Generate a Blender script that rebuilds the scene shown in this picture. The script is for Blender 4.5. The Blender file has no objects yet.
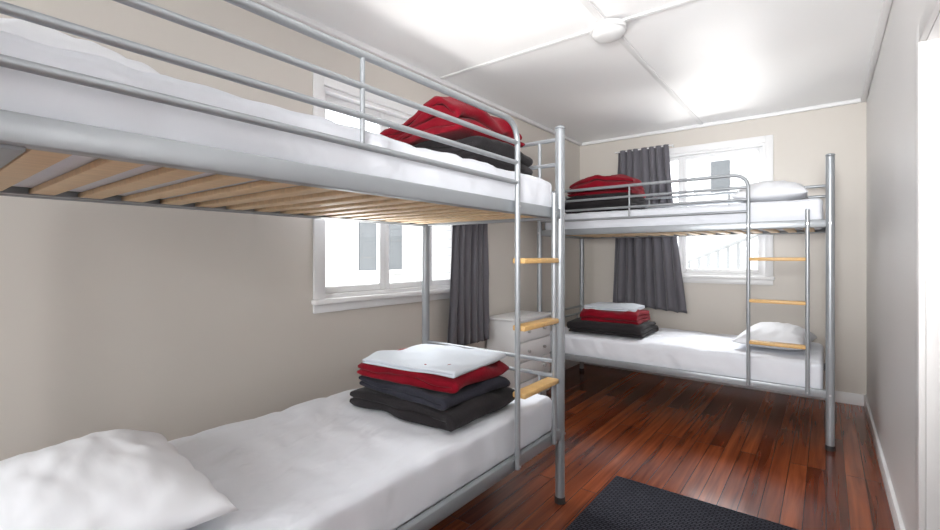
import bpy, bmesh, math, random
from mathutils import Vector, Matrix, noise
random.seed(3)
S = bpy.context.scene
S.view_settings.view_transform = 'Standard'
S.view_settings.look = 'None'
S.view_settings.exposure = 0.14

# ---------------------------------------------------------------- materials
def mat(name, color, rough=0.5, metal=0.0, spec=0.5, bump=None, var=None, sheen=0.0, detail=3):
    m = bpy.data.materials.new(name); m.use_nodes = True
    nt = m.node_tree; b = nt.nodes['Principled BSDF']
    b.inputs['Base Color'].default_value = (*color, 1)
    b.inputs['Roughness'].default_value = rough
    b.inputs['Metallic'].default_value = metal
    b.inputs['Specular IOR Level'].default_value = spec
    if sheen: b.inputs['Sheen Weight'].default_value = sheen
    tc = nt.nodes.new('ShaderNodeTexCoord')
    if var:   # (scale, amount, stretch)
        mp = nt.nodes.new('ShaderNodeMapping'); mp.inputs['Scale'].default_value = var[2]
        nt.links.new(tc.outputs['Object'], mp.inputs[0])
        n = nt.nodes.new('ShaderNodeTexNoise'); n.inputs['Scale'].default_value = var[0]; n.inputs['Detail'].default_value = 4
        nt.links.new(mp.outputs[0], n.inputs['Vector'])
        r = nt.nodes.new('ShaderNodeMapRange'); a = var[1]
        r.inputs['To Min'].default_value = 1 - a; r.inputs['To Max'].default_value = 1 + a
        nt.links.new(n.outputs[0], r.inputs[0])
        mx = nt.nodes.new('ShaderNodeVectorMath'); mx.operation = 'SCALE'
        mx.inputs[0].default_value = color
        nt.links.new(r.outputs[0], mx.inputs['Scale'])
        nt.links.new(mx.outputs[0], b.inputs['Base Color'])
    if bump:  # (scale, strength, dist, stretch)
        mp = nt.nodes.new('ShaderNodeMapping'); mp.inputs['Scale'].default_value = bump[3]
        nt.links.new(tc.outputs['Object'], mp.inputs[0])
        n = nt.nodes.new('ShaderNodeTexNoise'); n.inputs['Scale'].default_value = bump[0]; n.inputs['Detail'].default_value = detail
        n.inputs['Distortion'].default_value = 0.6
        nt.links.new(mp.outputs[0], n.inputs['Vector'])
        bp = nt.nodes.new('ShaderNodeBump'); bp.inputs['Strength'].default_value = bump[1]; bp.inputs['Distance'].default_value = bump[2]
        nt.links.new(n.outputs[0], bp.inputs['Height']); nt.links.new(bp.outputs[0], b.inputs['Normal'])
    return m

I1 = (1, 1, 1)
M_wallL = mat('wall_paint_beige', (0.655, 0.612, 0.558), 0.5, bump=(60, 0.05, 0.002, I1), var=(1.5, 0.02, I1))
M_wallR = mat('wall_paint_right', (0.74, 0.725, 0.715), 0.4, bump=(60, 0.05, 0.002, I1), var=(1.5, 0.02, I1))
M_ceil = mat('ceiling_paint', (0.89, 0.89, 0.89), 0.35, bump=(30, 0.03, 0.002, I1), var=(1.0, 0.01, I1))
M_batten = mat('ceiling_batten_paint', (0.80, 0.80, 0.80), 0.4, var=(1.0, 0.01, I1))
M_trim = mat('white_gloss_trim', (0.84, 0.84, 0.84), 0.3, var=(3, 0.015, I1))
M_metal = mat('silver_painted_steel', (0.35, 0.37, 0.39), 0.35, metal=0.4, var=(20, 0.03, I1))
M_foot = mat('black_plastic', (0.03, 0.03, 0.03), 0.5, var=(20, 0.03, I1))
M_pine = mat('pine_wood', (0.78, 0.57, 0.34), 0.5, var=(6, 0.2, (1, 12, 1)))
M_pineb = mat('pine_tread', (0.66, 0.41, 0.16), 0.4, var=(6, 0.2, (12, 1, 12)))
M_sheet = mat('white_sheet', (0.78, 0.80, 0.85), 0.8, spec=0.2, bump=(6, 0.5, 0.02, (1, 2.2, 1)), sheen=0.05, detail=2)
M_pillow = mat('white_pillowcase', (0.80, 0.81, 0.84), 0.8, spec=0.2, bump=(7, 0.3, 0.012, (1, 1.6, 1)), sheen=0.05, detail=1.5)
M_red = mat('red_fleece', (0.22, 0.005, 0.015), 0.95, spec=0.1, bump=(120, 0.5, 0.004, I1), var=(9, 0.35, I1), sheen=0.08)
M_char = mat('charcoal_fleece', (0.026, 0.023, 0.025), 0.95, spec=0.1, bump=(120, 0.5, 0.004, I1), var=(9, 0.3, I1), sheen=0.08)
M_navy = mat('dark_navy_fleece', (0.032, 0.032, 0.044), 0.95, spec=0.1, bump=(120, 0.5, 0.004, I1), var=(9, 0.3, I1), sheen=0.08)
M_towel = mat('white_folded_sheet', (0.68, 0.73, 0.79), 0.9, spec=0.1, bump=(90, 0.4, 0.003, I1), var=(7, 0.05, I1))
M_curt = mat('charcoal_curtain', (0.12, 0.115, 0.132), 0.6, spec=0.4, bump=(200, 0.15, 0.002, I1), var=(8, 0.12, (1, 1, .3)), sheen=0.3)
M_knob = mat('knob_metal', (0.6, 0.6, 0.6), 0.3, metal=0.9, var=(20, 0.02, I1))
M_plastic = mat('opal_plastic', (0.64, 0.64, 0.64), 0.35, var=(3, 0.01, I1))
M_deck = mat('painted_rail_white', (0.8, 0.8, 0.8), 0.6, var=(3, 0.04, I1))
M_dark = mat('dark_exterior', (0.11, 0.12, 0.13), 0.6, var=(3, 0.2, I1))
M_grass = mat('pale_ground', (0.5, 0.48, 0.43), 0.9, var=(2, 0.2, I1))

def mat_floor():
    m = bpy.data.materials.new('jarrah_floorboards'); m.use_nodes = True
    nt = m.node_tree; b = nt.nodes['Principled BSDF']; L = nt.links.new
    tc = nt.nodes.new('ShaderNodeTexCoord')
    mp = nt.nodes.new('ShaderNodeMapping'); mp.inputs['Rotation'].default_value = (0, 0, math.pi/2)
    L(tc.outputs['Object'], mp.inputs[0])
    br = nt.nodes.new('ShaderNodeTexBrick')
    br.inputs['Scale'].default_value = 1; br.inputs['Brick Width'].default_value = 1.6; br.inputs['Row Height'].default_value = 0.082
    br.inputs['Mortar Size'].default_value = 0.0018; br.inputs['Mortar Smooth'].default_value = 0.2
    br.inputs['Color1'].default_value = (0.135, 0.030, 0.012, 1); br.inputs['Color2'].default_value = (0.33, 0.088, 0.031, 1)
    br.inputs['Mortar'].default_value = (0.02, 0.006, 0.004, 1); br.inputs['Bias'].default_value = -0.1
    br.offset = 0.37; br.offset_frequency = 3
    L(mp.outputs[0], br.inputs['Vector'])
    mp2 = nt.nodes.new('ShaderNodeMapping'); mp2.inputs['Scale'].default_value = (34, 1.4, 1)
    L(tc.outputs['Object'], mp2.inputs[0])
    n = nt.nodes.new('ShaderNodeTexNoise'); n.inputs['Scale'].default_value = 1; n.inputs['Detail'].default_value = 6; n.inputs['Distortion'].default_value = 0.8
    L(mp2.outputs[0], n.inputs['Vector'])
    cr = nt.nodes.new('ShaderNodeValToRGB')
    cr.color_ramp.elements[0].position = 0.3; cr.color_ramp.elements[0].color = (0.55, 0.47, 0.45, 1)
    cr.color_ramp.elements[1].position = 0.72; cr.color_ramp.elements[1].color = (1.35, 1.32, 1.25, 1)
    L(n.outputs[0], cr.inputs[0])
    mx = nt.nodes.new('ShaderNodeMix'); mx.data_type = 'RGBA'; mx.blend_type = 'MULTIPLY'; mx.inputs[0].default_value = 1
    L(br.outputs['Color'], mx.inputs[6]); L(cr.outputs[0], mx.inputs[7])
    L(mx.outputs[2], b.inputs['Base Color'])
    b.inputs['Roughness'].default_value = 0.18
    bp = nt.nodes.new('ShaderNodeBump'); bp.inputs['Strength'].default_value = 0.3; bp.inputs['Distance'].default_value = 0.002; bp.invert = True
    L(br.outputs['Fac'], bp.inputs['Height']); L(bp.outputs[0], b.inputs['Normal'])
    return m
M_floor = mat_floor()

def mat_rug():
    m = bpy.data.materials.new('ribbed_rug'); m.use_nodes = True
    nt = m.node_tree; b = nt.nodes['Principled BSDF']; L = nt.links.new
    tc = nt.nodes.new('ShaderNodeTexCoord')
    ck = nt.nodes.new('ShaderNodeTexBrick'); ck.inputs['Scale'].default_value = 1
    ck.inputs['Brick Width'].default_value = 0.03; ck.inputs['Row Height'].default_value = 0.014; ck.inputs['Mortar Size'].default_value = 0.003
    ck.inputs['Color1'].default_value = (0.045, 0.046, 0.058, 1); ck.inputs['Color2'].default_value = (0.065, 0.066, 0.082, 1); ck.inputs['Mortar'].default_value = (0.012, 0.012, 0.016, 1)
    L(tc.outputs['Object'], ck.inputs['Vector']); L(ck.outputs['Color'], b.inputs['Base Color'])
    b.inputs['Roughness'].default_value = 0.95; b.inputs['Specular IOR Level'].default_value = 0.1
    bp = nt.nodes.new('ShaderNodeBump'); bp.inputs['Strength'].default_value = 0.7; bp.inputs['Distance'].default_value = 0.003; bp.invert = True
    L(ck.outputs['Fac'], bp.inputs['Height']); L(bp.outputs[0], b.inputs['Normal'])
    return m
M_rug = mat_rug()

def mat_glass():
    m = bpy.data.materials.new('window_glass'); m.use_nodes = True
    nt = m.node_tree; nt.nodes.clear(); L = nt.links.new
    o = nt.nodes.new('ShaderNodeOutputMaterial'); t = nt.nodes.new('ShaderNodeBsdfTransparent'); g = nt.nodes.new('ShaderNodeBsdfGlossy')
    g.inputs['Roughness'].default_value = 0.02
    f = nt.nodes.new('ShaderNodeFresnel'); f.inputs[0].default_value = 1.3
    x = nt.nodes.new('ShaderNodeMixShader'); L(f.outputs[0], x.inputs[0]); L(t.outputs[0], x.inputs[1]); L(g.outputs[0], x.inputs[2]); L(x.outputs[0], o.inputs[0])
    return m
M_glass = mat_glass()

def mat_clap():
    m = mat('weatherboard', (0.75, 0.75, 0.74), 0.7)
    nt = m.node_tree; b = nt.nodes['Principled BSDF']
    tc = nt.nodes.new('ShaderNodeTexCoord'); w = nt.nodes.new('ShaderNodeTexWave'); w.bands_direction = 'Z'; w.wave_profile = 'SAW'; w.inputs['Scale'].default_value = 1.6
    nt.links.new(tc.outputs['Object'], w.inputs[0])
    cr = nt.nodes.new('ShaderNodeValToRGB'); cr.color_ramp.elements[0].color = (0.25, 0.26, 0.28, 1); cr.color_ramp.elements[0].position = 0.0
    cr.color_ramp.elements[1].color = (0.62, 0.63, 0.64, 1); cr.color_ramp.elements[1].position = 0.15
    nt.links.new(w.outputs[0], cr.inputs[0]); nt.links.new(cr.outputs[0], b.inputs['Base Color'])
    return m
M_clap = mat_clap()

# ---------------------------------------------------------------- mesh helpers
def finish(bm, name, m, parent=None, smooth=False, loc=None, rot=None, angle=40):
    bmesh.ops.recalc_face_normals(bm, faces=bm.faces)
    me = bpy.data.meshes.new(name); bm.to_mesh(me); bm.free()
    ob = bpy.data.objects.new(name, me); S.collection.objects.link(ob)
    for mm in (m if isinstance(m, (list, tuple)) else [m]): me.materials.append(mm)
    if smooth:
        for p in me.polygons: p.use_smooth = True
        if angle:
            try: me.set_sharp_from_angle(angle=math.radians(angle))
            except Exception: pass
    if parent: ob.parent = parent
    if loc: ob.location = loc
    if rot is not None: ob.rotation_euler = (0, 0, rot)
    return ob

def empty(name, loc=(0, 0, 0), rot=0, parent=None):
    e = bpy.data.objects.new(name, None); S.collection.objects.link(e)
    e.location = loc; e.rotation_euler = (0, 0, rot); e.empty_display_size = .2
    if parent: e.parent = parent
    return e

def add_box(bm, a, b, bev=0.0, mi=0, seg=2):
    a = Vector(a); b = Vector(b)
    t = bmesh.new(); bmesh.ops.create_cube(t, size=1)
    for v in t.verts:
        v.co = Vector([(a[i]+b[i])/2 + v.co[i]*(b[i]-a[i]) for i in range(3)])
    if bev > 0:
        bmesh.ops.bevel(t, geom=t.edges[:], offset=bev, segments=seg, affect='EDGES', profile=0.5)
    for f in t.faces: f.material_index = mi
    me = bpy.data.meshes.new('tmp'); t.to_mesh(me); t.free(); bm.from_mesh(me); bpy.data.meshes.remove(me)

def box(name, a, b, m, bev=0.0, parent=None):
    bm = bmesh.new(); add_box(bm, a, b, bev)
    return finish(bm, name, m, parent, smooth=bev > 0, angle=35)

def fillet(pts, r, n=8):
    pts = [Vector(p) for p in pts]; out = [pts[0]]
    for i in range(1, len(pts)-1):
        p, a, b = pts[i], pts[i-1], pts[i+1]
        rr = min(r, (a-p).length*0.45, (b-p).length*0.45)
        d1 = (a-p).normalized(); d2 = (b-p).normalized()
        p1 = p+d1*rr; p2 = p+d2*rr
        for k in range(n+1):
            t = k/n
            out.append(p1*(1-t)**2 + p*2*t*(1-t) + p2*t*t)
    out.append(pts[-1]); return out

def add_tube(bm, pts, r, seg=14, cap='round', mi=0):
    pts = [Vector(p) for p in pts]
    radii = [r]*len(pts)
    if cap == 'round':
        d0 = (pts[0]-pts[1]).normalized(); d1 = (pts[-1]-pts[-2]).normalized()
        e = r*0.45
        pts = [pts[0]+d0*0, pts[0]-d0*e*0.5] + pts[1:-1] + [pts[-1]-d1*e*0.5, pts[-1]]
        radii = [r*0.72, r] + [r]*(len(pts)-4) + [r, r*0.72]
    rings = []; t0 = (pts[1]-pts[0]).normalized()
    up = Vector((0, 0, 1)) if abs(t0.z) < .9 else Vector((1, 0, 0))
    nrm = t0.cross(up).normalized()
    for i, p in enumerate(pts):
        if i == 0: t = (pts[1]-p)
        elif i == len(pts)-1: t = p-pts[i-1]
        else: t = (pts[i+1]-p).normalized()+(p-pts[i-1]).normalized()
        t.normalize()
        nrm = (nrm - t*nrm.dot(t)).normalized(); bn = t.cross(nrm)
        rings.append([bm.verts.new(p+(nrm*math.cos(a)+bn*math.sin(a))*radii[i]) for a in [2*math.pi*k/seg for k in range(seg)]])
    for i in range(len(rings)-1):
        for k in range(seg):
            f = bm.faces.new([rings[i][k], rings[i][(k+1) % seg], rings[i+1][(k+1) % seg], rings[i+1][k]]); f.material_index = mi
    f = bm.faces.new(rings[0][::-1]); f.material_index = mi
    f = bm.faces.new(rings[-1]); f.material_index = mi

def lathe(bm, prof, c, seg=40, mi=0):
    rings = []
    for r, z in prof:
        rings.append([bm.verts.new((c[0]+r*math.cos(2*math.pi*k/seg), c[1]+r*math.sin(2*math.pi*k/seg), c[2]+z)) for k in range(seg)])
    for i in range(len(rings)-1):
        for k in range(seg):
            f = bm.faces.new([rings[i][k], rings[i][(k+1) % seg], rings[i+1][(k+1) % seg], rings[i+1][k]]); f.material_index = mi
    bm.faces.new(rings[0]); bm.faces.new(rings[-1])

# ---------------------------------------------------------------- room
XL, XR, YF, YN, H = -2.15, 0.251, 4.76, -2.0, 2.42
T = 0.12
def wall_with_hole(name, axis, pos, outward, lo, hi, holes, m):
    bm = bmesh.new()
    def bx(u0, u1, z0, z1):
        if u1-u0 < 1e-4 or z1-z0 < 1e-4: return
        p0, p1 = sorted((pos, pos+outward*T))
        if axis == 'x': add_box(bm, (p0, u0, z0), (p1, u1, z1))
        else: add_box(bm, (u0, p0, z0), (u1, p1, z1))
    cur = lo
    for (a, b, z0, z1) in sorted(holes):
        bx(cur, a, 0, H); bx(a, b, 0, z0); bx(a, b, z1, H); cur = b
    bx(cur, hi, 0, H)
    return finish(bm, name, m)

LW = (1.475, 2.75, 0.95, 2.10)      # left window hole  y0 y1 z0 z1
FW = (-1.40, -0.42, 1.00, 2.17)     # far window hole   x0 x1 z0 z1
RW = (-1.7, -0.3, 0.9, 2.1)         # hole for the added rear window, unseen behind camera
DR = (1.26, 2.035, 0.0, 1.86)        # door hole right wall
wall_with_hole('wall_left', 'x', XL, -1, YN-T, YF+T, [LW], M_wallL)
wall_with_hole('wall_far', 'y', YF, 1, XL, XR, [FW], M_wallL)
wall_with_hole('wall_right', 'x', XR, 1, YN-T, YF+T, [DR], M_wallR)
wall_with_hole('wall_rear', 'y', YN, -1, XL, XR, [RW], M_wallR)
box('floor', (XL-T, YN-T, -0.1), (XR+T, YF+T, 0), M_floor)
box('ceiling', (XL-T, YN-T, H), (XR+T, YF+T, H+0.1), M_ceil)

LX, LY = -0.925, 2.41
box('trim_1', (LX-0.018, YN, H-0.008), (LX+0.018, YF, H), M_batten, 0.003)
box('trim_2', (XL, LY-0.018, H-0.0081), (XR, LY+0.018, H), M_batten, 0.003)
c = 0.032
box('trim_3', (XL, YN, H-c), (XL+c, YF, H), M_ceil, 0.008)
box('trim_4', (XR-c, YN, H-c), (XR, YF, H), M_ceil, 0.008)
box('trim_5', (XL+c, YF-c, H-c), (XR-c, YF, H), M_ceil, 0.008)
box('baseboard_left', (XL, YN, 0), (XL+0.016, YF, 0.09), M_trim, 0.004)
box('baseboard_far', (XL+0.016, YF-0.016, 0), (XR-0.016, YF, 0.09), M_trim, 0.004)
bmb = bmesh.new()
add_box(bmb, (XR-0.016, DR[1]+0.07, 0), (XR, YF, 0.09), 0.004); add_box(bmb, (XR-0.016, YN, 0), (XR, DR[0]-0.07, 0.09), 0.004)
finish(bmb, 'baseboard_right', M_trim, smooth=True)
box('trim_6', (XL+c, YN, H-c), (XR-c, YN+c, H), M_ceil, 0.008)

# ---------------------------------------------------------------- windows
def window(name, loc, rot, w, h, mull, transom=None):
    """local x along wall, y outward, z up; origin = lower-left of hole on interior plane"""
    e = empty(name, loc, rot)
    bm = bmesh.new(); k = 0.06
    add_box(bm, (-k, -0.018, 0), (0.0, -0.0005, h+k), 0.004)
    add_box(bm, (w, -0.018, 0), (w+k, -0.0005, h+k), 0.004)
    add_box(bm, (0, -0.018, h), (w, -0.0005, h+k), 0.004)
    add_box(bm, (-k-0.01, -0.05, -0.028), (w+k+0.01, -0.0005, 0), 0.006)   # sill
    add_box(bm, (-k, -0.016, -0.075), (w+k, -0.0005, -0.028), 0.004)       # apron
    finish(bm, 'casing', M_trim, e, True)
    bm = bmesh.new(); j = 0.02
    add_box(bm, (0, 0, 0), (j, T, h)); add_box(bm, (w-j, 0, 0), (w, T, h))
    add_box(bm, (j, 0, 0), (w-j, T, j)); add_box(bm, (j, 0, h-j), (w-j, T, h))
    finish(bm, 'jamb', M_trim, e)
    xs = [j]+[f*w for f in mull]+[w-j]
    bm = bmesh.new(); bg = bmesh.new(); s = 0.038
    for i in range(len(xs)-1):
        a, b = xs[i], xs[i+1]
        add_box(bm, (a, 0.05, j), (a+s, 0.085, h-j), 0.004); add_box(bm, (b-s, 0.05, j), (b, 0.085, h-j), 0.004)
        add_box(bm, (a+s, 0.05, j), (b-s, 0.085, j+s), 0.004); add_box(bm, (a+s, 0.05, h-j-s), (b-s, 0.085, h-j), 0.004)
        if transom: add_box(bm, (a+s, 0.052, transom*h-0.012), (b-s, 0.083, transom*h+0.012), 0.003)
        add_box(bg, (a+s-.002, 0.066, j+s-.002), (b-s+.002, 0.070, h-j-s+.002))
    finish(bm, 'sash', M_trim, e, True); finish(bg, 'glass', M_glass, e)
    return e
window('window_1', (XL, LW[0], LW[2]), math.pi/2, LW[1]-LW[0], LW[3]-LW[2], [0.385, 0.7])
window('window_2', (FW[0], YF, FW[2]), 0, FW[1]-FW[0], FW[3]-FW[2], [0.3])
window('added_window_rear', (RW[1], YN, RW[2]), math.pi, RW[1]-RW[0], RW[3]-RW[2], [0.5])  # unseen window, added to let light in from behind the camera

# door in right wall
d = empty('door_1')
bm = bmesh.new()
add_box(bm, (XR-0.018, DR[1], 0), (XR, DR[1]+0.065, DR[3]+0.065), 0.004)
add_box(bm, (XR-0.018, DR[0]-0.065, 0), (XR, DR[0], DR[3]+0.065), 0.004)
add_box(bm, (XR-0.018, DR[0], DR[3]), (XR, DR[1], DR[3]+0.065), 0.004)
finish(bm, 'architrave', M_wallR, d, True)
bm = bmesh.new()
add_box(bm, (XR+0.05, DR[0]+0.004, 0.006), (XR+0.088, DR[1]-0.004, DR[3]-0.004), 0.002)
for z0, z1 in ((0.2, 0.85), (1.0, 1.75)):
    add_box(bm, (XR+0.044, DR[0]+0.12, z0), (XR+0.052, DR[1]-0.12, z1), 0.003)
finish(bm, 'leaf', M_wallR, d, True)
bm = bmesh.new(); add_tube(bm, [(XR+0.05, DR[0]+0.06, 1.0), (XR+0.0, DR[0]+0.06, 1.0)], 0.009); add_tube(bm, [(XR+0.003, DR[0]+0.055, 1.0), (XR+0.003, DR[0]+0.17, 1.0)], 0.008)
finish(bm, 'handle', M_knob, d, True)

# ceiling light
e = empty('ceiling_light', (LX, LY, H))
bm = bmesh.new(); lathe(bm, [(0.092, -0.0085), (0.095, -0.012), (0.095, -0.035), (0.088, -0.040)], (0, 0, 0)); finish(bm, 'base', M_plastic, e, True)
bm = bmesh.new(); lathe(bm, [(0.086, -0.040), (0.086, -0.046), (0.078, -0.060), (0.058, -0.070), (0.03, -0.074), (0.004, -0.075)], (0, 0, 0)); finish(bm, 'diffuser', M_plastic, e, True)

# ---------------------------------------------------------------- bunk beds
L_, W_ = 2.0, 0.88
def bunk(loc, rot):
    e = empty('bunk_bed', loc, rot)
    R = 0.0225
    bm = bmesh.new()
    for x in (0, L_):
        for y in (0, W_):
            add_tube(bm, [(x, y, 0.02), (x, y, 1.79)], R, 20, cap='round')
            add_tube(bm, [(x, y, 1.785), (x, y, 1.802)], R*1.08, 20, cap='round')
    finish(bm, 'posts', M_metal, e, True)
    bm = bmesh.new()
    for x in (0, L_):
        for y in (0, W_): add_tube(bm, [(x, y, 0.0), (x, y, 0.03)], R*1.12, 20, cap='flat')
    finish(bm, 'feet', M_foot, e, True)
    bm = bmesh.new()
    for z0 in (0.31, 1.355):
        z1 = z0+0.05
        for y in (0, W_):
            add_box(bm, (R*0.8, y-0.014, z0), (L_-R*0.8, y+0.014, z1), 0.006)
            yi = 1 if y == 0 else -1
            a, b = sorted((y+yi*0.014, y+yi*0.045))
            add_box(bm, (R, a, z0+0.004), (L_-R, b, z0+0.008))       # slat ledge
        for x in (0, L_): add_box(bm, (x-0.014, R*0.8, z0), (x+0.014, W_-R*0.8, z1), 0.006)
        add_box(bm, (0.10, 0.014, z0-0.006), (0.14, W_-0.014, z0+0.004), 0.002)
        add_box(bm, (L_/2-.02, 0.014, z0-0.006), (L_/2+.02, W_-0.014, z0+0.004), 0.002) if z0 < 1 else None
    finish(bm, 'side_rails', M_metal, e, True)
    # slats
    bm = bmesh.new(); n = 16
    for z0 in (0.318, 1.363):
        for i in range(n):
            x = 0.155+i*(L_-0.28)/(n-1)*0.99
            add_box(bm, (x, 0.016, z0), (x+0.056, W_-0.016, z0+0.016), 0.003)
    finish(bm, 'slats', M_pine, e, True)
    # end rails
    bm = bmesh.new(); r = 0.0105
    for x in (0, L_):
        for z in (0.60, 0.67, 1.62, 1.74): add_tube(bm, [(x, R*.8, z), (x, W_-R*.8, z)], r, 12, 'flat')
        for y in (0.11, W_-0.11):
            add_tube(bm, [(x, y, 1.40), (x, y, 1.74)], r*.8, 12, 'flat')
            add_tube(bm, [(x, y, 0.355), (x, y, 0.60)], r*.8, 12, 'flat')
    finish(bm, 'end_rails', M_metal, e, True)
    # guard rails and ladder
    xl1, xl2, yl = L_-0.426, L_-0.111, -0.026
    bm = bmesh.new(); r = 0.0115
    add_tube(bm, fillet([(0.0, 0.0, 1.72), (0.06, yl, 1.72), (xl1, yl, 1.72), (xl1, yl, 0.32)], 0.10, 10), r, 16)
    for z in (1.635, 1.555, 1.475): add_tube(bm, fillet([(0, 0, z), (0.06, yl, z), (xl1, yl, z)], 0.03, 4), r*.8, 14, 'flat')
    add_tube(bm, [(0.79, yl, 1.475), (0.79, yl, 1.715)], r*.6, 12, 'flat')
    add_tube(bm, [(xl2, yl, 0.32), (xl2, yl, 1.47)], r, 16)
    for z in (1.635, 1.715): add_tube(bm, [(R*.8, W_, z), (L_-R*.8, W_, z)], r, 14, 'flat')
    for x in (0.67, 1.33): add_tube(bm, [(x, W_, 1.40), (x, W_, 1.715)], r*.7, 12, 'flat')
    finish(bm, 'guard_rail', M_metal, e, True)
    bm = bmesh.new()
    for z in (0.615, 0.887, 1.16):
        add_box(bm, (xl1+0.008, yl-0.03, z-0.011), (xl2-0.008, yl+0.03, z+0.011), 0.005)
    finish(bm, 'ladder_treads', M_pineb, e, True)
    # bolts
    bm = bmesh.new()
    for x in (0, L_):
        for z in (0.335, 1.38): add_tube(bm, [(x, -R-.004, z), (x, -R+.004, z)], 0.006, 12, 'flat')
    for x in (xl1, xl2):
        for z in (0.335, 1.38): add_tube(bm, [(x, yl-r-.003, z), (x, yl, z)], 0.005, 12, 'flat')
    finish(bm, 'bolts', M_knob, e, True)
    return e
BX, BY = -1.009, 2.009-L_
FX, FY = 0.02-L_, 3.553
bunk((BX, BY, 0), math.pi/2)
bunk((FX, FY, 0), 0)
def P(near, x, y, z):
    return (BX-y, BY+x, z) if near else (FX+x, FY+y, z)

# ---------------------------------------------------------------- mattresses
def mattress(near, zb, th, seed):
    lx, ly = L_-0.07, W_-0.036
    bm = bmesh.new(); add_box(bm, (-lx/2, -ly/2, 0), (lx/2, ly/2, th), 0.03, seg=4)
    for ax, lim in ((0, lx), (1, ly)):
        n = 100 if ax == 0 else 44
        for i in range(1, n):
            co = [0, 0, 0]; co[ax] = -lim/2+lim*i/n; no = [0, 0, 0]; no[ax] = 1
            bmesh.ops.bisect_plane(bm, geom=bm.verts[:]+bm.edges[:]+bm.faces[:], plane_co=co, plane_no=no)
    for i in range(1, 9):
        bmesh.ops.bisect_plane(bm, geom=bm.verts[:]+bm.edges[:]+bm.faces[:], plane_co=(0, 0, th*i/9), plane_no=(0, 0, 1))
    for v in bm.verts:
        p = v.co.copy()
        s = noise.noise(Vector((p.x*5+seed, p.y*5, p.z*3)))
        s2 = noise.noise(Vector((p.x*16+seed+p.z*8, p.y*4, p.z*4)))
        s3 = abs(noise.noise(Vector((p.x*3.1+p.y*2.2+seed, p.y*6-p.x*2, 0))))
        if p.z > 0.02: v.co.z += (0.005*s+0.004*s2-0.005*max(0, 0.15-s3)/0.15)*min(1, p.z/th) - 0.004
        ey = min(1, max(0, (abs(p.y)-ly/2+0.05)/0.05))
        if ey > 0:
            b = min(1, max(0, (p.z-0.03)/0.03))
            v.co.y += math.copysign(ey*((0.008+0.008*(s2+s))*b), p.y)
    x, y, z = P(near, L_/2, W_/2, zb)
    return finish(bm, 'mattress', M_sheet, None, True, (x, y, z), math.pi/2 if near else 0, 0)
ZL, ZU = 0.334, 1.379
TL, TU = 0.19, 0.165
for nr in (True, False):
    mattress(nr, ZL+.0005, TL, 3 if nr else 8)
    mattress(nr, ZU+.0005, TU, 12 if nr else 19)
zl = ZL+TL; zu = ZU+TU

# ---------------------------------------------------------------- pillows
def pillow(loc, rot, w=0.68, dd=0.44, h=0.13, seed=0):
    bm = bmesh.new(); n = 56; m_ = 40; g = {}
    for side in (1, -1):
        for i in range(n+1):
            for j in range(m_+1):
                if side == -1 and (i in (0, n) or j in (0, m_)): g[(side, i, j)] = g[(1, i, j)]; continue
                u = -1+2*i/n; v = -1+2*j/m_
                x = u*w/2*(1-0.05*(1-v*v)*abs(u)**3*1.0); y = v*dd/2*(1-0.07*(1-u*u)*abs(v)**3)
                t = max(0, (1-abs(u)**2.6))*max(0, (1-abs(v)**2.6)); t = t**0.55
                hh = h*(0.72 if side == 1 else 0.28)
                nz = noise.noise(Vector((u*1.8+seed, v*1.6, side*3.)))*0.16+noise.noise(Vector((u*4+seed, v*6, side*3.)))*0.06
                edge = max(abs(u), abs(v))
                z = h*0.28+side*hh*t*(1+nz if side == 1 else 1)+(0.006*math.sin(u*17+v*11+seed)*max(0, edge-0.6)/.4 if side == 1 and edge < 1 else 0)
                if side == -1: z = max(z, 0.0)
                g[(side, i, j)] = bm.verts.new((x, y, z))
    for side in (1, -1):
        for i in range(n):
            for j in range(m_):
                q = [g[(side, i, j)], g[(side, i+1, j)], g[(side, i+1, j+1)], g[(side, i, j+1)]]
                try: bm.faces.new(q)
                except Exception: pass
    return finish(bm, 'pillow', M_pillow, None, True, loc, rot, 0)
pillow((-1.475, 0.325, zl+.003), math.radians(-5), 0.68, 0.48, 0.155, 1)
pillow((-1.50, 0.25, zu+.003), math.radians(3), 0.62, 0.36, 0.13, 5)
pillow(P(False, L_-0.31, 0.46, zl+.003), math.radians(84), 0.62, 0.42, 0.16, 9)
pillow(P(False, L_-0.33, 0.44, zu+.003), math.radians(90), 0.64, 0.44, 0.17, 14)

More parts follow.
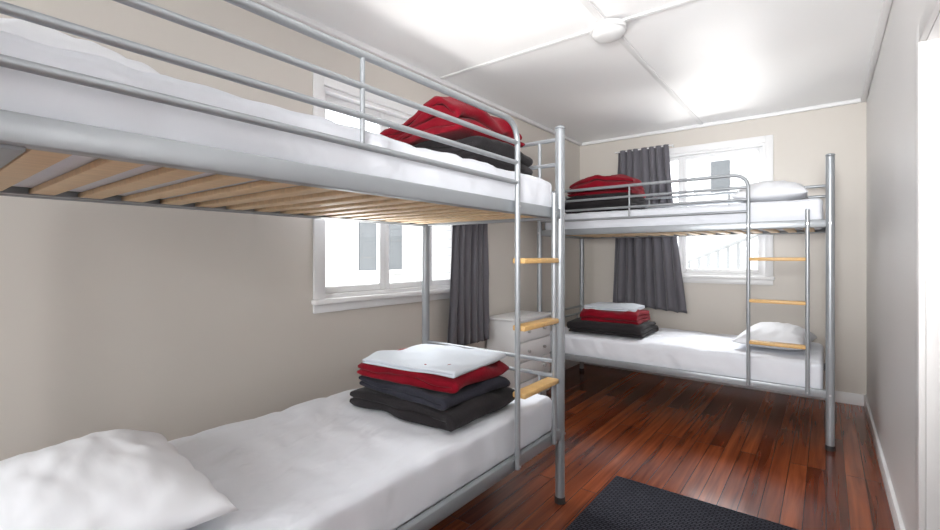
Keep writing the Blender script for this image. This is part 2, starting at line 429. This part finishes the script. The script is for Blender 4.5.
# ---------------------------------------------------------------- folded blankets
def folded(parent, name, c, w, dd, n, t, m, rot=0, seed=0, amp=0.006, droop=0.13):
    """sheet folded n times, fold bends at +-x, extruded along y"""
    path = []; hw = w/2-t/2
    for i in range(n):
        z = t/2+i*t; s = 1 if i % 2 == 0 else -1
        K = 16
        for k in range(K+1): path.append(Vector((s*(-hw+2*hw*k/K), 0, z)))
        if i < n-1:
            for k in range(1, 6):
                a = -math.pi/2+math.pi*k/6
                path.append(Vector((s*(hw+math.cos(a)*t/2*1.0), 0, z+t/2+math.sin(a)*t/2)))
    th = t*0.47
    left = []; right = []
    for i, p in enumerate(path):
        a = path[max(0, i-1)]; b = path[min(len(path)-1, i+1)]
        tg = (b-a).normalized(); nn = Vector((-tg.z, 0, tg.x))
        k = 0.6 if i in (0, len(path)-1) else 1
        left.append(p+nn*th*k); right.append(p-nn*th*k)
    prof = left+right[::-1]
    bm = bmesh.new(); NY = 28; rings = []
    vs = [-1, -0.985]+[-0.985+1.97*j/(NY-2) for j in range(1, NY-2)]+[0.985, 1]
    NY = len(vs)-1
    for j, v in enumerate(vs):
        ring = []
        for k, p in enumerate(prof):
            ctr = path[k] if k < len(path) else path[len(prof)-1-k]
            sh = 1.0 if 0 < j < NY else 0.5
            q = ctr+(p-ctr)*sh
            y = v*dd/2
            lay = round(ctr.z/t)
            y += noise.noise(Vector((q.x*6, lay*1.7+seed, v)))*0.014
            x = q.x
            e1 = min(1.1, (abs(x)/(w/2))); e2 = abs(v)
            z = q.z
            nz = noise.noise(Vector((x*5+seed, y*5, z*2.5)))
            nz2 = noise.noise(Vector((x*13+seed, y*13, z*6)))
            H_ = n*t
            z = z*(1-droop*e1**3-droop*e2**3) + (nz*amp*1.8+nz2*amp*.8)*min(1, z/H_*1.3)
            x += noise.noise(Vector((seed+3, y*6, z*9)))*amp*1.5
            y += noise.noise(Vector((seed+7, x*6, z*9)))*amp*1.5
            ring.append(bm.verts.new((x, y, max(z, 0.0005))))
        rings.append(ring)
    m_ = len(prof)
    for j in range(NY):
        for k in range(m_):
            bm.faces.new([rings[j][k], rings[j][(k+1) % m_], rings[j+1][(k+1) % m_], rings[j+1][k]])
    K = len(path)
    for ring in (rings[0], rings[-1]):
        for k in range(K-1):
            bm.faces.new([ring[k], ring[k+1], ring[m_-2-k], ring[m_-1-k]])
    return finish(bm, name, m, parent, True, c, rot, 75)

def stack(base, rot, layers, seed):
    e = empty('folded_blanket_stack', base, rot)
    z = 0
    for i, (nm, w, dd, n, t, m, ox, oy, r, amp) in enumerate(layers):
        folded(e, nm, (ox, oy, z), w, dd, n, t, m, r, seed+i*3.1, amp, 0.24 if amp > .016 else 0.13)
        z += n*t*0.92
    return e
h90 = math.pi/2
stack((-1.39, 1.51, zl+.003), 0, [
    ('charcoal_blanket', 0.59, 0.45, 2, 0.042, M_char, 0, 0, 0.03, .014),
    ('navy_blanket', 0.53, 0.42, 2, 0.028, M_navy, 0.01, 0.0, -0.05, .012),
    ('red_blanket', 0.55, 0.43, 2, 0.033, M_red, -0.015, 0.02, 0.06, .0158),
    ('white_sheet', 0.48, 0.42, 2, 0.014, M_towel, 0.02, 0.01, 0.10, .011)], 2)
stack((-1.36, 1.62, zu+.003), 0, [
    ('charcoal_blanket', 0.50, 0.44, 4, 0.034, M_char, 0.03, 0.03, 0.05, .014),
    ('red_blanket', 0.54, 0.42, 4, 0.040, M_red, -0.03, 0.0, -0.12, .030)], 11)
stack(P(False, 0.46, 0.36, zu+.003), h90, [
    ('charcoal_blanket', 0.50, 0.56, 4, 0.040, M_char, 0, 0, 0.03, .012),
    ('red_blanket', 0.48, 0.54, 4, 0.042, M_red, 0, 0.0, 0.1, .022)], 23)
stack(P(False, 0.50, 0.34, zl+.003), h90, [
    ('charcoal_blanket', 0.48, 0.62, 3, 0.036, M_char, 0, -0.02, 0.03, .010),
    ('red_blanket', 0.42, 0.48, 3, 0.036, M_red, 0, -0.05, 0.05, .014),
    ('white_sheet', 0.36, 0.42, 2, 0.020, M_towel, 0.0, -0.04, 0.1, .008)], 31)

# ---------------------------------------------------------------- curtains
CY = -0.105
def curtain(loc, rot, x0t, x1t, x0b, x1b, zt, zb, folds, seed, slant=0.0):
    e = empty('curtain', loc, rot)
    bm = bmesh.new(); nx, nz = 170, 44; g = []
    for j in range(nz+1):
        v = j/nz; row = []
        z = zt+(zb-zt)*v
        for i in range(nx+1):
            u = i/nx
            s = v**1.2
            x = (x0t+(x0b-x0t)*s)*(1-u)+(x1t+(x1b-x1t)*s)*u
            ph = u*folds*2*math.pi+1.3*noise.noise(Vector((u*4, seed, v*1.2)))
            a = (0.022+0.018*noise.noise(Vector((u*5, seed+4, v*2))))
            y = CY+a*math.sin(ph)+0.006*noise.noise(Vector((u*20, v*9, seed)))
            x += 0.010*math.sin(ph*1.0+1.1)
            row.append(bm.verts.new((x, y, z - slant*u*v - 0.008*v*math.sin(ph))))
        g.append(row)
    for j in range(nz):
        for i in range(nx): bm.faces.new([g[j][i], g[j][i+1], g[j+1][i+1], g[j+1][i]])
    ob = finish(bm, 'fabric', M_curt, e, True, angle=0)
    so = ob.modifiers.new('s', 'SOLIDIFY'); so.thickness = 0.002
    return e
c1 = curtain((XL, 0, 0), h90, 2.46, 2.83, 2.39, 2.88, 2.22, 0.54, 6, 4)
bm = bmesh.new(); add_tube(bm, [(2.40, CY, 2.205), (2.88, CY, 2.205)], 0.006)
for x in (2.42, 2.86): add_tube(bm, [(x, CY, 2.205), (x, -0.0005, 2.205)], 0.005)
finish(bm, 'rod', M_trim, c1, True)
c2 = curtain((0, YF, 0), 0, -1.69, -1.20, -1.75, -1.04, 2.25, 0.70, 7, 17, 0.06)
bm = bmesh.new(); add_tube(bm, [(-1.72, CY, 2.24), (-1.15, CY, 2.24)], 0.006)
for x in (-1.70, -1.17): add_tube(bm, [(x, CY, 2.24), (x, -0.0005, 2.24)], 0.005)
finish(bm, 'rod', M_trim, c2, True)

# ---------------------------------------------------------------- chest of drawers
dx0, dx1, dy0, dy1, dz = XL+0.02, -1.85, 2.965, 3.49, 0.70
e = empty('chest_of_drawers')
bm = bmesh.new()
add_box(bm, (dx0, dy0, 0.05), (dx1, dy1, dz-0.02), 0.003)
add_box(bm, (dx0, dy0-0.012, dz-0.02), (dx1+0.03, dy1+0.012, dz), 0.004)
add_box(bm, (dx0+.02, dy0+.02, 0), (dx1-0.02, dy1-.02, 0.05))
finish(bm, 'carcass', M_trim, e, True)
bm = bmesh.new(); bk = bmesh.new(); nd = 4; dh = (dz-0.02-0.06-0.01)/nd
for i in range(nd):
    z0 = 0.06+i*dh
    add_box(bm, (dx1+0.0, dy0+0.015, z0+0.005), (dx1+0.018, dy1-0.015, z0+dh-0.005), 0.004)
    for yy in (dy0+0.14, dy1-0.14):
        add_tube(bk, [(dx1+0.018, yy, z0+dh/2), (dx1+0.042, yy, z0+dh/2)], 0.012, 16)
finish(bm, 'drawer_fronts', M_trim, e, True); finish(bk, 'knobs', M_knob, e, True)

# ---------------------------------------------------------------- rug
bm = bmesh.new()
add_box(bm, (-0.885, 0.9, 0.0005), (-0.06, 2.42, 0.010), 0.003)
finish(bm, 'rug', M_rug, None, True)

# ---------------------------------------------------------------- exterior
box('ground', (-30, -30, -0.6), (30, 40, -0.5), M_grass)
e = empty('neighbour_house')
bm = bmesh.new(); add_box(bm, (-9.5, -2, -0.5), (-7.0, 8.4, 3.2)); finish(bm, 'walls', M_clap, e)
bm = bmesh.new()
for y in (3.2, 5.6): add_box(bm, (-7.0, y, 0.9), (-6.97, y+1.1, 1.9))
add_box(bm, (-7.0, 0.5, 0.4), (-6.97, 1.3, 1.8)); finish(bm, 'window_panes', M_dark, e)
bm = bmesh.new()
for y in (3.2, 5.6): add_box(bm, (-6.98, y+.52, 0.85), (-6.93, y+.58, 1.95)); add_box(bm, (-6.98, y-.06, 0.82), (-6.93, y+1.16, 0.9)); add_box(bm, (-6.98, y-.06, 1.9), (-6.93, y+1.16, 1.98))
finish(bm, 'window_frames', M_trim, e)
e = empty('exterior_stair')
bm = bmesh.new()
sx0, sx1 = -1.9, -0.1
def sz(x): return 0.98+(x-sx0)*0.42
for i in range(16):
    x = sx0+i*0.12
    add_box(bm, (x, 7.0, sz(x)-0.62), (x+0.035, 7.035, sz(x)+.01))
for off, r in ((0.0, 0.045), (-0.62, 0.05)):
    add_tube(bm, [(sx0, 7.02, sz(sx0)+off), (sx1, 7.02, sz(sx1)+off)], r, 4, 'flat')
for x in (sx0-.05, sx1): add_box(bm, (x, 6.98, -0.5), (x+0.09, 7.07, sz(x)+0.12))
finish(bm, 'handrail', M_dark, e)
bm = bmesh.new()
for i in range(10):
    x = sx0+i*0.18; z = sz(x)-0.75
    add_box(bm, (x, 7.1, z), (x+0.24, 8.0, z+0.04))
finish(bm, 'treads', M_deck, e)
e = empty('garden_shed')
bm = bmesh.new(); add_box(bm, (-2.3, 11, -0.5), (-1.3, 13, 3.5)); finish(bm, 'walls', M_clap, e)
bm = bmesh.new(); add_box(bm, (-1.95, 10.96, 2.5), (-1.60, 11, 3.2)); finish(bm, 'window_pane', M_dark, e)

# ---------------------------------------------------------------- lighting
w = bpy.data.worlds.new('world'); S.world = w; w.use_nodes = True
bg = w.node_tree.nodes['Background']; bg.inputs[0].default_value = (0.94, 0.97, 1.0, 1); bg.inputs[1].default_value = 3.2

def area(name, loc, target, sx, sy, power, col=(1, 1, 1), spread=180):
    l = bpy.data.lights.new(name, 'AREA'); l.shape = 'RECTANGLE'; l.size = sx; l.size_y = sy; l.energy = power; l.color = col
    l.spread = math.radians(spread)
    o = bpy.data.objects.new(name, l); S.collection.objects.link(o); o.location = loc
    o.rotation_euler = (Vector(target)-Vector(loc)).to_track_quat('-Z', 'Y').to_euler()
    return o
cool = (0.96, 0.98, 1.0)
area('skylight_far', (-0.9, 6.6, 3.9), (-0.9, 4.0, 1.0), 2.4, 1.6, 850, cool)
area('skylight_left', (-4.0, 2.1, 3.9), (-1.6, 2.1, 1.0), 2.4, 1.6, 660, cool)
area('ground_bounce_far', (-0.9, 6.5, -0.1), (-0.9, 4.3, 2.0), 2.6, 1.2, 190, (1, 0.98, 0.95))
area('ground_bounce_left', (-3.7, 2.1, 0.0), (-1.7, 2.1, 2.0), 2.4, 1.2, 220, (1, 0.98, 0.95))
area('rear_fill', (-0.9, -2.35, 1.7), (-0.9, 2.0, 1.4), 1.3, 1.1, 72, cool)  # added fill light, set just outside the added rear window
area('ceiling_fill', (0.0, -0.35, 1.45), (-0.25, 2.9, 2.42), 0.4, 0.4, 26, (1, 1, 1), 85)  # added fill behind the camera, aimed forward to brighten the ceiling

# ---------------------------------------------------------------- camera
cam = bpy.data.cameras.new('camera'); co = bpy.data.objects.new('camera', cam); S.collection.objects.link(co)
co.location = (0, 0, 1.18); co.rotation_euler = (math.pi/2, 0, math.radians(37.74))
cam.sensor_width = 36; cam.lens = 36*460/940; cam.shift_y = -9/940; cam.clip_start = 0.02
S.camera = co
